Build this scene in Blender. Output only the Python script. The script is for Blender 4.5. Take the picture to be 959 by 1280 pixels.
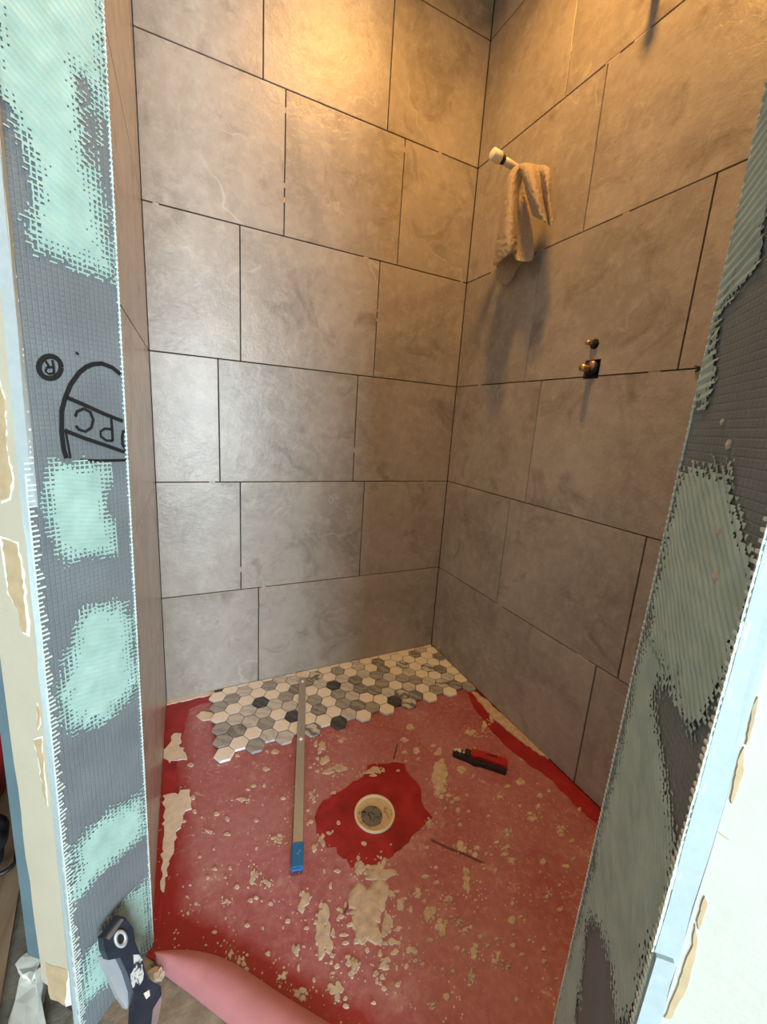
import bpy, bmesh, math, random
from mathutils import Vector, Matrix, noise as mnoise
from mathutils.geometry import tessellate_polygon

scene = bpy.context.scene
C = scene.collection
for o in list(bpy.data.objects):
    bpy.data.objects.remove(o, do_unlink=True)

S = 0.38                      # height of one course of wall tiles in metres
CEIL = 2.60

# ------------------------------------------------------------------ camera
FPX, CX, CY = 507.98, 480.27, 633.08
CAM = Vector((-2.580168, -3.680790, 2.597244)) * S
RIGHT = Vector((0.89978907, -0.43135509, 0.065669))
DOWN = Vector((-0.03072706, -0.21277461, -0.97661805))
FWD = Vector((0.43524186, 0.87673243, -0.20470654))
cd = bpy.data.cameras.new('camera')
cam = bpy.data.objects.new('camera', cd)
C.objects.link(cam)
m = Matrix((RIGHT, -DOWN, -FWD)).transposed().to_4x4()
m.translation = CAM
cam.matrix_world = m
cd.sensor_fit = 'HORIZONTAL'
cd.sensor_width = 36.0
cd.lens = 36.0 * FPX / 959.0
cd.shift_x = (479.5 - CX) / 959.0
cd.shift_y = (CY - 640.0) / 959.0
cd.clip_start = 0.02
scene.camera = cam

# ------------------------------------------------------------------ world, daylight, exposure
w = bpy.data.worlds.new('world')
scene.world = w
w.use_nodes = True
wb = w.node_tree.nodes['Background']
wb.inputs['Color'].default_value = (0.80, 0.90, 1.0, 1)
wb.inputs['Strength'].default_value = 1.0
vs = scene.view_settings
vs.view_transform = 'Standard'
vs.look = 'None'
vs.gamma = 1.0
vs.exposure = 0.0
vs.use_curve_mapping = False

WIN_X, WIN_W, WIN_Z0, WIN_Z1, WIN_Y = -0.75, 2.30, 0.10, 1.95, -5.40   # the room's window, behind the camera
DAY_POWER = 435.0
LAMP_POS = Vector((-0.41, -0.62, CEIL - 0.012))
LAMP_POWER = 86.0
LAMP_COL = (1.0, 0.49, 0.11)
dl = bpy.data.lights.new('daylight', 'AREA')
dl.shape = 'RECTANGLE'
dl.size, dl.size_y = WIN_W, WIN_Z1 - WIN_Z0
dl.energy = DAY_POWER
dl.color = (0.72, 0.90, 1.0)
dlo = bpy.data.objects.new('daylight', dl)
C.objects.link(dlo)
dlo.location = (WIN_X, WIN_Y - 0.14, (WIN_Z0 + WIN_Z1) / 2)
dlo.rotation_euler = (math.radians(90), 0, 0)

rnd = random.Random(7)


# ------------------------------------------------------------------ helpers
def ray(u, v):
    return (RIGHT * ((u - CX) / FPX) + DOWN * ((v - CY) / FPX) + FWD)


def hit(u, v, P0, n):
    """point of the place on the plane (P0, n) along a measured sight line"""
    d = ray(u, v)
    return CAM + d * ((P0 - CAM).dot(n) / d.dot(n))


def hz(u, v, z=0.0):
    return hit(u, v, Vector((0, 0, z)), Vector((0, 0, 1)))


def link(o, parent=None):
    C.objects.link(o)
    if parent is not None:
        o.parent = parent
    return o


def mesh_obj(name, verts, faces, mat, parent=None, smooth=False):
    me = bpy.data.meshes.new(name)
    me.from_pydata([tuple(v) for v in verts], [], faces)
    me.validate()
    me.update()
    if mat:
        me.materials.append(mat)
    if smooth:
        for p in me.polygons:
            p.use_smooth = True
    return link(bpy.data.objects.new(name, me), parent)


def bm_obj(name, bm, mat, parent=None, smooth=False):
    bmesh.ops.recalc_face_normals(bm, faces=bm.faces)
    me = bpy.data.meshes.new(name)
    bm.to_mesh(me)
    bm.free()
    if mat:
        me.materials.append(mat)
    if smooth:
        for p in me.polygons:
            p.use_smooth = True
    return link(bpy.data.objects.new(name, me), parent)


def empty(name, loc=(0, 0, 0)):
    o = bpy.data.objects.new(name, None)
    o.location = loc
    o.empty_display_size = 0.05
    return link(o)


def tag(o, label=None, cat=None, group=None, kind=None):
    if label: o['label'] = label
    if cat: o['category'] = cat
    if group: o['group'] = group
    if kind: o['kind'] = kind
    return o


def b_box(bm, lo, hi, M=None):
    vs_ = [bm.verts.new(Vector((x, y, z))) for x in (lo[0], hi[0]) for y in (lo[1], hi[1]) for z in (lo[2], hi[2])]
    for f in ((0, 1, 3, 2), (4, 6, 7, 5), (0, 4, 5, 1), (2, 3, 7, 6), (0, 2, 6, 4), (1, 5, 7, 3)):
        bm.faces.new([vs_[i] for i in f])
    if M is not None:
        for v in vs_:
            v.co = M @ v.co
    return vs_


def box_obj(name, lo, hi, mat, parent=None, bevel=0.0):
    bm = bmesh.new()
    b_box(bm, lo, hi)
    if bevel:
        bmesh.ops.bevel(bm, geom=bm.edges[:], offset=bevel, segments=1, affect='EDGES')
    return bm_obj(name, bm, mat, parent)


def b_prism(bm, pts, off):
    """closed outline pts (3D, planar) extruded by vector off"""
    n = len(pts)
    a = [bm.verts.new(Vector(p)) for p in pts]
    b = [bm.verts.new(Vector(p) + off) for p in pts]
    tris = tessellate_polygon([[Vector(p) for p in pts]])
    for t in tris:
        try:
            bm.faces.new([a[i] for i in t])
            bm.faces.new([b[i] for i in reversed(t)])
        except ValueError:
            pass
    for i in range(n):
        j = (i + 1) % n
        bm.faces.new((a[i], a[j], b[j], b[i]))


def prism_obj(name, pts, off, mat, parent=None):
    bm = bmesh.new()
    b_prism(bm, pts, Vector(off))
    return bm_obj(name, bm, mat, parent)


def b_tube(bm, pts, radii, seg=12, caps=True):
    pts = [Vector(p) for p in pts]
    if not hasattr(radii, '__len__'):
        radii = [radii] * len(pts)
    rings = []
    up = None
    for i, p in enumerate(pts):
        t = (pts[min(i + 1, len(pts) - 1)] - pts[max(i - 1, 0)])
        if t.length < 1e-9:
            t = Vector((0, 0, 1))
        t.normalize()
        if up is None:
            up = Vector((0, 0, 1)) if abs(t.z) < 0.9 else Vector((1, 0, 0))
        a = t.cross(up)
        if a.length < 1e-6:
            a = t.orthogonal()
        a.normalize()
        b = a.cross(t).normalized()
        up = b
        rings.append([bm.verts.new(p + (a * math.cos(2 * math.pi * k / seg) + b * math.sin(2 * math.pi * k / seg)) * radii[i]) for k in range(seg)])
    for r0, r1 in zip(rings, rings[1:]):
        for k in range(seg):
            bm.faces.new((r0[k], r0[(k + 1) % seg], r1[(k + 1) % seg], r1[k]))
    if caps:
        bm.faces.new(rings[0])
        bm.faces.new(rings[-1])


def tube_obj(name, pts, radii, mat, parent=None, seg=12, smooth=True):
    bm = bmesh.new()
    b_tube(bm, pts, radii, seg)
    return bm_obj(name, bm, mat, parent, smooth)


def lathe_obj(name, prof, mat, parent=None, seg=40, M=None, smooth=True):
    bm = bmesh.new()
    rings = []
    for r, z in prof:
        if r < 1e-6:
            rings.append([bm.verts.new((0, 0, z))])
        else:
            rings.append([bm.verts.new((r * math.cos(2 * math.pi * k / seg), r * math.sin(2 * math.pi * k / seg), z)) for k in range(seg)])
    for a, b in zip(rings, rings[1:]):
        for k in range(seg):
            q = [a[k % len(a)], a[(k + 1) % len(a)], b[(k + 1) % len(b)], b[k % len(b)]]
            q = list(dict.fromkeys(q))
            if len(q) > 2:
                bm.faces.new(q)
    if M is not None:
        bmesh.ops.transform(bm, matrix=M, verts=bm.verts)
    return bm_obj(name, bm, mat, parent, smooth)


def ribbon(bm, pts, width, n, h):
    """flat printed stroke on a plane with normal n, pts in 3D"""
    pts = [Vector(p) for p in pts]
    L, R = [], []
    for i, p in enumerate(pts):
        t = (pts[min(i + 1, len(pts) - 1)] - pts[max(i - 1, 0)]).normalized()
        s = t.cross(n).normalized() * width / 2
        L.append(bm.verts.new(p + s + n * h))
        R.append(bm.verts.new(p - s + n * h))
    for i in range(len(pts) - 1):
        bm.faces.new((L[i], L[i + 1], R[i + 1], R[i]))


# ------------------------------------------------------------------ materials
class N:
    def __init__(self, name):
        self.m = bpy.data.materials.new(name)
        self.m.use_nodes = True
        self.t = self.m.node_tree
        self.b = self.t.nodes['Principled BSDF']

    def n(self, typ, **kw):
        nd = self.t.nodes.new(typ)
        for k, v in kw.items():
            if k.startswith('i_'):
                nd.inputs[k[2:].replace('_', ' ')].default_value = v
            else:
                setattr(nd, k, v)
        return nd

    def l(self, a, b):
        self.t.links.new(a, b)

    def math(self, op, a, b=None, clamp=False):
        nd = self.n('ShaderNodeMath', operation=op)
        nd.use_clamp = clamp
        for i, x in enumerate((a, b)):
            if x is None: continue
            if isinstance(x, (int, float)): nd.inputs[i].default_value = x
            else: self.l(x, nd.inputs[i])
        return nd.outputs[0]

    def mix(self, f, a, b):
        nd = self.n('ShaderNodeMix', data_type='RGBA')
        for idx, x in ((0, f), (6, a), (7, b)):
            if isinstance(x, (int, float)): nd.inputs[idx].default_value = x
            elif isinstance(x, tuple): nd.inputs[idx].default_value = (*x, 1)
            else: self.l(x, nd.inputs[idx])
        return nd.outputs[2]

    def ramp(self, x, lo, hi):
        nd = self.n('ShaderNodeMapRange')
        nd.inputs[1].default_value = lo
        nd.inputs[2].default_value = hi
        self.l(x, nd.inputs[0])
        return nd.outputs[0]

    def noise(self, vec, scale, detail=4, rough=0.55, dist=0.0):
        nd = self.n('ShaderNodeTexNoise')
        nd.inputs['Scale'].default_value = scale
        nd.inputs['Detail'].default_value = detail
        nd.inputs['Roughness'].default_value = rough
        nd.inputs['Distortion'].default_value = dist
        if vec is not None: self.l(vec, nd.inputs['Vector'])
        return nd.outputs['Fac']

    def pos(self):
        return self.n('ShaderNodeNewGeometry').outputs['Position']

    def obj(self):
        return self.n('ShaderNodeTexCoord').outputs['Object']

    def rand(self):
        return self.n('ShaderNodeObjectInfo').outputs['Random']

    def bump(self, h, strength=0.3, dist=0.002):
        nd = self.n('ShaderNodeBump')
        nd.inputs['Strength'].default_value = strength
        nd.inputs['Distance'].default_value = dist
        self.l(h, nd.inputs['Height'])
        self.l(nd.outputs[0], self.b.inputs['Normal'])

    def base(self, c, rough=0.6, metal=0.0, spec=0.5):
        if isinstance(c, tuple): self.b.inputs['Base Color'].default_value = (*c, 1)
        else: self.l(c, self.b.inputs['Base Color'])
        self.b.inputs['Roughness'].default_value = rough
        self.b.inputs['Metallic'].default_value = metal
        self.b.inputs['Specular IOR Level'].default_value = spec
        return self


def plain(name, col, rough=0.6, metal=0.0, var=0.0, scale=40, bump=0.0):
    k = N(name)
    if var:
        f = k.noise(k.obj(), scale, 5)
        k.base(k.mix(k.ramp(f, 0.3, 0.7), tuple(c * (1 - var) for c in col), tuple(min(1, c * (1 + var)) for c in col)), rough, metal)
        if bump: k.bump(f, bump, 0.001)
    else:
        k.base(col, rough, metal)
    return k.m


def shifted(k):
    """position with an offset that differs from piece to piece"""
    add = k.n('ShaderNodeVectorMath', operation='ADD')
    comb = k.n('ShaderNodeCombineXYZ')
    r = k.rand()
    k.l(k.math('MULTIPLY', r, 37.0), comb.inputs[0])
    k.l(k.math('MULTIPLY', r, 91.0), comb.inputs[1])
    k.l(k.math('MULTIPLY', r, 53.0), comb.inputs[2])
    k.l(k.pos(), add.inputs[0])
    k.l(comb.outputs[0], add.inputs[1])
    return add.outputs[0], r


def make_stone():
    k = N('stone_look_porcelain')
    p, r = shifted(k)
    cloud = k.noise(p, 3.4, 10, 0.66, 0.5)
    fine = k.noise(p, 30, 8, 0.72)
    smoke = k.noise(p, 6.5, 8, 0.68, 0.8)
    col = k.mix(k.ramp(cloud, 0.34, 0.66), (0.285, 0.248, 0.213), (0.430, 0.380, 0.335))
    col = k.mix(k.math('MULTIPLY', k.ramp(fine, 0.46, 0.72), 0.65), col, (0.50, 0.445, 0.39))
    col = k.mix(k.math('MULTIPLY', k.ramp(smoke, 0.54, 0.70), 0.7), col, (0.175, 0.148, 0.122))
    vn = k.noise(p, 2.6, 4, 0.55, 0.35)
    vein = k.math('SUBTRACT', 1.0, k.ramp(k.math('ABSOLUTE', k.math('SUBTRACT', vn, 0.5)), 0.0, 0.008), True)
    vm = k.ramp(k.noise(p, 5.0, 3), 0.54, 0.66)
    vein = k.math('MULTIPLY', vein, vm, True)
    col = k.mix(k.math('MULTIPLY', vein, 0.42), col, (0.64, 0.58, 0.52))
    col = k.mix(k.math('MULTIPLY', r, 0.14), col, (0.23, 0.20, 0.17))
    k.base(col, 0.27, 0, 0.5)
    h = k.math('ADD', k.math('MULTIPLY', cloud, 2.0), k.math('MULTIPLY', fine, 1.2))
    k.bump(h, 0.34, 0.005)
    return k.m


def make_red_floor():
    k = N('red_waterproof_membrane')
    p = k.pos()
    dust = k.noise(p, 4.5, 7, 0.62, 0.4)
    scuff = k.noise(p, 60, 6, 0.7)
    sep = k.n('ShaderNodeSeparateXYZ')
    k.l(p, sep.inputs[0])
    px_, py_ = sep.outputs[0], sep.outputs[1]
    wob = k.math('MULTIPLY', k.math('SUBTRACT', k.noise(p, 11, 4), 0.5), 0.05)
    dl1 = k.ramp(k.math('ADD', k.math('ADD', px_, 2.806 * S), wob), 0.030, 0.085)     # dust has not been walked into the margins
    dfr = k.math('MULTIPLY', k.math('ADD', k.math('ADD', px_, py_), (2.806 + 1.90) * S), 0.7071)
    dl2 = k.ramp(k.math('ADD', dfr, wob), 0.055, 0.085)
    dl3 = k.ramp(k.math('ADD', k.math('MULTIPLY', px_, -1.0), wob), 0.02, 0.07)
    walked = k.math('MINIMUM', k.math('MINIMUM', dl1, dl2), dl3)
    col = k.mix(k.ramp(dust, 0.30, 0.62), (0.31, 0.072, 0.092), (0.37, 0.150, 0.170))
    col = k.mix(walked, (0.27, 0.016, 0.020), col)
    col = k.mix(k.math('MULTIPLY', k.ramp(scuff, 0.45, 0.75), k.math('MULTIPLY', walked, 0.45)), col, (0.55, 0.31, 0.275))
    d2 = k.math('MULTIPLY', k.ramp(k.noise(p, 9, 6, 0.65), 0.56, 0.70), k.ramp(scuff, 0.35, 0.65))
    col = k.mix(k.math('MULTIPLY', d2, k.math('ADD', k.math('MULTIPLY', walked, 0.4), 0.12)), col, (0.57, 0.43, 0.34))
    spots = k.n('ShaderNodeTexVoronoi')
    spots.inputs['Scale'].default_value = 95
    k.l(p, spots.inputs['Vector'])
    sp = k.math('SUBTRACT', 1.0, k.ramp(spots.outputs['Distance'], 0.13, 0.2), True)
    sp = k.math('MULTIPLY', sp, k.ramp(k.noise(p, 13, 4), 0.46, 0.54))
    streak = k.noise(p, 16, 9, 0.78, 1.6)
    col = k.mix(k.math('MULTIPLY', k.ramp(streak, 0.60, 0.66), k.math('MULTIPLY', walked, 0.55)), col, (0.60, 0.46, 0.40))
    col = k.mix(k.math('MULTIPLY', sp, 0.8), col, (0.64, 0.52, 0.42))
    k.base(col, 0.55, 0, 0.4)
    k.bump(scuff, 0.25, 0.002)
    return k.m


def make_red_coat():
    k = N('glossy_red_coat')
    p = k.pos()
    f = k.noise(p, 14, 6, 0.6, 0.5)
    col = k.mix(k.ramp(f, 0.3, 0.7), (0.20, 0.006, 0.010), (0.38, 0.022, 0.028))
    k.base(col, 0.38, 0, 0.45)
    k.bump(f, 0.35, 0.004)
    return k.m


def make_board():
    k = N('grey_mesh_foam_board')
    o = k.obj()
    sep = k.n('ShaderNodeSeparateXYZ')
    k.l(o, sep.inputs[0])
    W_ = 2 * math.pi / 0.0060
    sx = k.math('SINE', k.math('MULTIPLY', sep.outputs[0], W_))
    sy = k.math('SINE', k.math('MULTIPLY', sep.outputs[1], W_))
    grid = k.math('MAXIMUM', k.ramp(sx, 0.55, 0.98), k.ramp(sy, 0.55, 0.98))
    n1 = k.noise(o, 9, 5)
    col = k.mix(k.ramp(n1, 0.35, 0.7), (0.140, 0.155, 0.165), (0.185, 0.205, 0.215))
    col = k.mix(k.math('MULTIPLY', grid, 0.30), col, (0.12, 0.135, 0.145))
    k.base(col, 0.55, 0, 0.4)
    k.bump(grid, 0.40, -0.0010)
    return k.m


def make_mint(name, a, b):
    k = N(name)
    o = k.obj()
    f = k.noise(o, 22, 6, 0.6)
    g = k.noise(o, 90, 4, 0.6)
    col = k.mix(k.ramp(f, 0.3, 0.7), a, b)
    k.base(col, 0.5, 0, 0.35)
    k.bump(g, 0.25, 0.0012)
    return k.m


def make_hex(name, a, b, vein):
    k = N(name)
    p, r = shifted(k)
    wv = k.n('ShaderNodeTexWave', wave_type='BANDS', bands_direction='DIAGONAL')
    wv.inputs['Scale'].default_value = 14
    wv.inputs['Distortion'].default_value = 9
    wv.inputs['Detail'].default_value = 4
    wv.inputs['Detail Scale'].default_value = 1.5
    k.l(p, wv.inputs['Vector'])
    f = k.noise(p, 30, 5, 0.6, 1.0)
    col = k.mix(k.math('MULTIPLY', k.ramp(wv.outputs['Fac'], 0.45, 0.95), vein), a, b)
    col = k.mix(k.math('MULTIPLY', k.ramp(f, 0.4, 0.7), 0.3), col, b)
    k.base(col, 0.33, 0, 0.5)
    return k.m


def make_drywall(name, col):
    k = N(name)
    p = k.pos()
    f = k.noise(p, 130, 3, 0.6)
    g = k.noise(p, 8, 6, 0.6)
    c = k.mix(k.ramp(g, 0.35, 0.75), tuple(x * 0.90 for x in col), col)
    smudge = k.noise(p, 24, 6, 0.65, 0.4)
    c = k.mix(k.math('MULTIPLY', k.ramp(smudge, 0.66, 0.76), 0.35), c, tuple(x * 0.55 for x in col))
    k.base(c, 0.7, 0, 0.3)
    k.bump(f, 0.3, 0.0012)
    return k.m


def make_planks():
    k = N('worn_tan_wood')
    p = k.pos()
    mp = k.n('ShaderNodeMapping')
    mp.inputs['Rotation'].default_value = (0, 0, math.radians(20))
    mp.inputs['Scale'].default_value = (30, 2.2, 4)
    k.l(p, mp.inputs['Vector'])
    f = k.noise(mp.outputs[0], 1.0, 6, 0.6, 0.4)
    c = k.mix(k.ramp(f, 0.3, 0.7), (0.19, 0.105, 0.055), (0.40, 0.26, 0.155))
    k.base(c, 0.55)
    return k.m


def make_concrete():
    k = N('dusty_concrete')
    p = k.pos()
    f = k.noise(p, 24, 8, 0.68)
    c = k.mix(k.ramp(f, 0.3, 0.72), (0.13, 0.11, 0.085), (0.32, 0.275, 0.215))
    k.base(c, 0.8)
    k.bump(f, 0.6, 0.006)
    return k.m


def make_terry():
    k = N('tan_terry_cloth')
    o = k.pos()
    f = k.noise(o, 170, 5, 0.75)
    g = k.noise(o, 22, 4, 0.6)
    c = k.mix(k.ramp(f, 0.3, 0.7), (0.37, 0.275, 0.18), (0.70, 0.555, 0.40))
    c = k.mix(k.math('MULTIPLY', k.ramp(g, 0.4, 0.7), 0.3), c, (0.60, 0.49, 0.37))
    k.base(c, 0.95, 0, 0.1)
    k.b.inputs['Sheen Weight'].default_value = 0.2
    k.bump(f, 0.8, 0.008)
    return k.m


def make_flecked(name, base, fleck, amount, rough=0.4, metal=0.0, scale=70):
    k = N(name)
    o = k.obj()
    f = k.noise(o, scale, 5, 0.6, 0.6)
    c = k.mix(k.ramp(f, 1 - amount, 1 - amount + 0.05), base, fleck)
    k.base(c, rough, metal)
    k.bump(f, 0.3, 0.001)
    return k.m


M_STONE = make_stone()
M_RED = make_red_floor()
M_COAT = make_red_coat()
M_BOARD = make_board()
M_MINT = make_mint('mint_skim_coat', (0.300, 0.445, 0.390), (0.395, 0.555, 0.490))
M_SAGE = make_mint('grey_green_skim_coat', (0.31, 0.405, 0.38), (0.43, 0.535, 0.50))
M_FOAM = plain('pale_foam_edge', (0.40, 0.46, 0.47), 0.75, 0, 0.06, 90, 0.4)
M_THREAD = plain('white_glass_thread', (0.62, 0.68, 0.64), 0.7)
M_INK = plain('black_ink', (0.012, 0.012, 0.013), 0.5)
M_DRY = make_drywall('cream_painted_drywall', (0.56, 0.49, 0.37))
M_WALLP = make_drywall('off_white_wall_paint', (0.56, 0.53, 0.47))
M_PAPER = plain('torn_brown_paper', (0.50, 0.36, 0.21), 0.85, 0, 0.12, 50)
M_GYPSUM = plain('white_gypsum_core', (0.82, 0.80, 0.74), 0.85, 0, 0.06, 60, 0.5)
M_TEAL = plain('dusty_teal_paint', (0.105, 0.16, 0.185), 0.6, 0, 0.12, 14)
M_BACK = plain('dark_thinset_bed', (0.028, 0.024, 0.020), 0.9)
M_THIN = plain('dried_beige_thinset', (0.50, 0.39, 0.29), 0.85, 0, 0.22, 60, 0.5)
M_THINW = plain('dried_pale_thinset', (0.64, 0.58, 0.51), 0.85, 0, 0.10, 60, 0.5)
M_CONC = make_concrete()
M_WOOD = make_planks()
M_TERRY = make_terry()
M_ALU = plain('brushed_aluminium', (0.50, 0.475, 0.44), 0.42, 0.75, 0.06, 120)
M_STEEL = plain('bright_steel', (0.62, 0.62, 0.60), 0.3, 0.9)
M_SIDE = plain('grey_metal_flank', (0.42, 0.42, 0.44), 0.45, 0.3)
M_BLUE = make_flecked('scuffed_blue_plastic', (0.012, 0.14, 0.36), (0.20, 0.42, 0.62), 0.36, 0.45)
M_REDP = make_flecked('scuffed_red_plastic', (0.36, 0.012, 0.014), (0.58, 0.30, 0.25), 0.36, 0.4, 0, 110)
M_BLACK = plain('black_rubber', (0.014, 0.014, 0.016), 0.5)
M_HOLE = plain('dark_wall_cavity', (0.010, 0.009, 0.008), 0.95)
M_BRASS = plain('aged_brass', (0.55, 0.38, 0.18), 0.35, 0.85, 0.2, 80)
M_PIPE = plain('pale_pipe', (0.70, 0.58, 0.42), 0.4, 0.2)
M_CAP = plain('ivory_plastic_cap', (0.86, 0.78, 0.62), 0.5)
M_DRAIN = make_flecked('dusty_drain_plastic', (0.54, 0.42, 0.26), (0.32, 0.23, 0.13), 0.44, 0.5, 0, 55)
M_DRIM = plain('cream_drain_rim', (0.68, 0.60, 0.46), 0.45)
M_PLUG = make_flecked('dirty_grey_plug', (0.15, 0.14, 0.12), (0.04, 0.038, 0.034), 0.45, 0.8, 0, 60)
M_PINK = plain('pink_fleece_liner', (0.42, 0.155, 0.16), 0.8, 0, 0.07, 30, 0.3)
M_TOOL = make_flecked('black_tool_with_plaster', (0.030, 0.036, 0.048), (0.62, 0.62, 0.60), 0.56, 0.35, 0.2, 110)
M_TOOLD = plain('blue_black_tool', (0.028, 0.036, 0.052), 0.32, 0.3, 0.25, 40)
M_SCRAP = plain('torn_white_scrap', (0.74, 0.72, 0.64), 0.85, 0, 0.06, 30, 0.4)
M_BUCK = plain('bright_red_plastic', (0.52, 0.015, 0.015), 0.4)
M_BAG = plain('black_nylon', (0.022, 0.024, 0.028), 0.5, 0, 0.3, 30, 0.5)
M_GRIM = plain('white_trim_metal', (0.80, 0.80, 0.78), 0.4)
HEX = {
    'W': make_hex('cream_marble', (0.80, 0.76, 0.70), (0.70, 0.66, 0.60), 0.35),
    'L': make_hex('pale_grey_marble', (0.58, 0.57, 0.555), (0.42, 0.42, 0.42), 0.8),
    'G': make_hex('mid_grey_marble', (0.36, 0.355, 0.35), (0.24, 0.245, 0.25), 0.8),
    'D': make_hex('smoky_grey_marble', (0.17, 0.175, 0.18), (0.38, 0.375, 0.36), 0.7),
    'B': make_hex('charcoal_marble', (0.040, 0.047, 0.052), (0.12, 0.125, 0.13), 0.6),
    'V': make_hex('striped_grey_marble', (0.58, 0.56, 0.52), (0.12, 0.125, 0.13), 0.95),
}
k = N('lamp_lens')
k.base((1, 0.9, 0.75), 0.4)
k.b.inputs['Emission Color'].default_value = (*LAMP_COL, 1)
k.b.inputs['Emission Strength'].default_value = 12
M_LENS = k.m
k = N('window_glass')
k.base((1, 1, 1), 0.02)
k.b.inputs['Transmission Weight'].default_value = 1.0
k.b.inputs['IOR'].default_value = 1.02
M_GLASS = k.m

# ------------------------------------------------------------------ plan of the place (metres)
Wd = 2.806 * S                       # width of the back wall
r2 = math.sqrt(0.5)
OUT = Vector((-r2, -r2, 0))          # out of the shower, across the thickness of the stub walls
A = Vector((-Wd, -1.90 * S, 0))      # inner end of the left wall
NL = Vector((r2, -r2, 0))            # left jamb faces this way
ER = Vector((-1.55 * S, -3.13 * S, 0))   # inner end of the front stub wall
NR = Vector((-r2, r2, 0))
UP = Vector((0, 0, 1))
T_TILE = 0.009
T_BOARD = 0.0125
JG = 0.0016                          # half a tile joint


def edge_line(pa, pb, P0, n):
    """line on a vertical plane through two sight lines -> function z -> point"""
    a, b = hit(*pa, P0, n), hit(*pb, P0, n)
    def f(z):
        t = (z - a.z) / (b.z - a.z)
        return a + (b - a) * t
    return f


L_in = edge_line((192, 1190), (128, 0), A, NL)
L_out = edge_line((99, 1268), (24, 520), A, NL)
B_l = L_out(0.45)
FL = OUT                             # outward faces have this normal
L_fo = edge_line((85, 1200), (29, 640), B_l, FL)     # foam edge | drywall
L_dr = edge_line((49, 1198), (15, 930), B_l, FL)     # drywall | teal corner
R_in = edge_line((695, 1270), (948, 160), ER, NR)
R_out = edge_line((795, 1270), (904, 870), ER, NR)
B_r = R_out(0.6)
R_fo = edge_line((826, 1270), (943, 870), B_r, FL)

# ------------------------------------------------------------------ the setting: floors, walls, ceiling
floor_poly = [Vector((0.02, 0.02, 0)), Vector((-Wd - 0.02, 0.02, 0)), Vector((-Wd - 0.02, A.y, 0)), A + OUT * 0.012,
              ER + OUT * 0.012, Vector((0.02, ER.y, 0))]
floor = prism_obj('floor', floor_poly, (0, 0, -0.05), M_RED)
tag(floor, 'red waterproofed shower floor spattered with beige thinset', kind='structure')

ROOM_X0, ROOM_X1, ROOM_Y0, ROOM_Y1 = -3.10, 1.50, WIN_Y, 1.20
fo = box_obj('floor_room', (ROOM_X0, ROOM_Y0, -0.12), (ROOM_X1, ROOM_Y1, -0.004), M_CONC)
tag(fo, 'dusty concrete subfloor outside the shower', kind='structure')
ce = box_obj('ceiling', (ROOM_X0, ROOM_Y0, CEIL), (ROOM_X1, ROOM_Y1, CEIL + 0.1), M_WALLP)
tag(ce, 'plain off white ceiling above shower and room', kind='structure')

# wooden boards on the floor of the next room, at the left
pl = 0
for i in range(6):
    x1 = -Wd - 0.46 - i * 0.145
    prism_obj('plank', [(x1 + 0.36, -1.5, -0.004), (x1 + 0.36 - 0.140, -1.5, -0.004), (x1 - 0.140, 0.9, -0.004), (x1, 0.9, -0.004)], (0, 0, 0.010 + 0.001 * (i % 2)), M_WOOD, fo)

wb_ = box_obj('wall_back', (-Wd - 0.16, T_TILE, -0.05), (0.16, 0.14, CEIL), M_BACK)
tag(wb_, 'back shower wall tiled with large taupe stone look tiles', kind='structure')
wr = box_obj('wall_right', (T_TILE, ER.y - 0.02, -0.05), (0.14, T_TILE, CEIL), M_BACK)
tag(wr, 'right shower wall with taupe stone look tiles and valve openings', kind='structure')

# left wall with its stub end (plan polygon), pulled in by tile and board thickness
C_l = L_dr(0.45)
in0 = A - NL * T_BOARD
left_poly = [Vector((-Wd - T_TILE, T_TILE, -0.05)), Vector((-Wd - T_TILE, A.y - 0.004, -0.05)), in0 + Vector((0, 0, -0.05))]
bb = B_l.copy(); bb.z = -0.05
cc = C_l.copy(); cc.z = -0.05
left_poly += [bb - NL * T_BOARD - FL * 0.013, cc - FL * 0.013 + NL * 0.004, cc - FL * 0.05 + Vector((0.0, 0.02, 0)),
              Vector((cc.x - 0.03, cc.y + 0.12, -0.05)), Vector((cc.x - 0.03, T_TILE, -0.05))]
wl = prism_obj('wall_left', left_poly, (0, 0, CEIL + 0.05), M_BACK)
tag(wl, 'left shower wall with stub end at the opening', kind='structure')

# front stub wall on the right of the opening
bR = B_r.copy(); bR.z = -0.05
e0 = ER - NR * T_BOARD
dirR = Vector((r2, -r2, 0))
front_poly = [Vector((0.14, ER.y - 0.0, -0.05)), Vector((e0.x, ER.y, -0.05)) if False else e0 + Vector((0, 0, -0.05)),
              bR - NR * T_BOARD - FL * 0.013, bR - FL * 0.013 + dirR * 0.9, Vector((0.85, ER.y, -0.05))]
wf = prism_obj('wall_front', front_poly, (0, 0, CEIL + 0.05), M_BACK)
tag(wf, 'front stub wall on the valve side of the opening', kind='structure')

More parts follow.
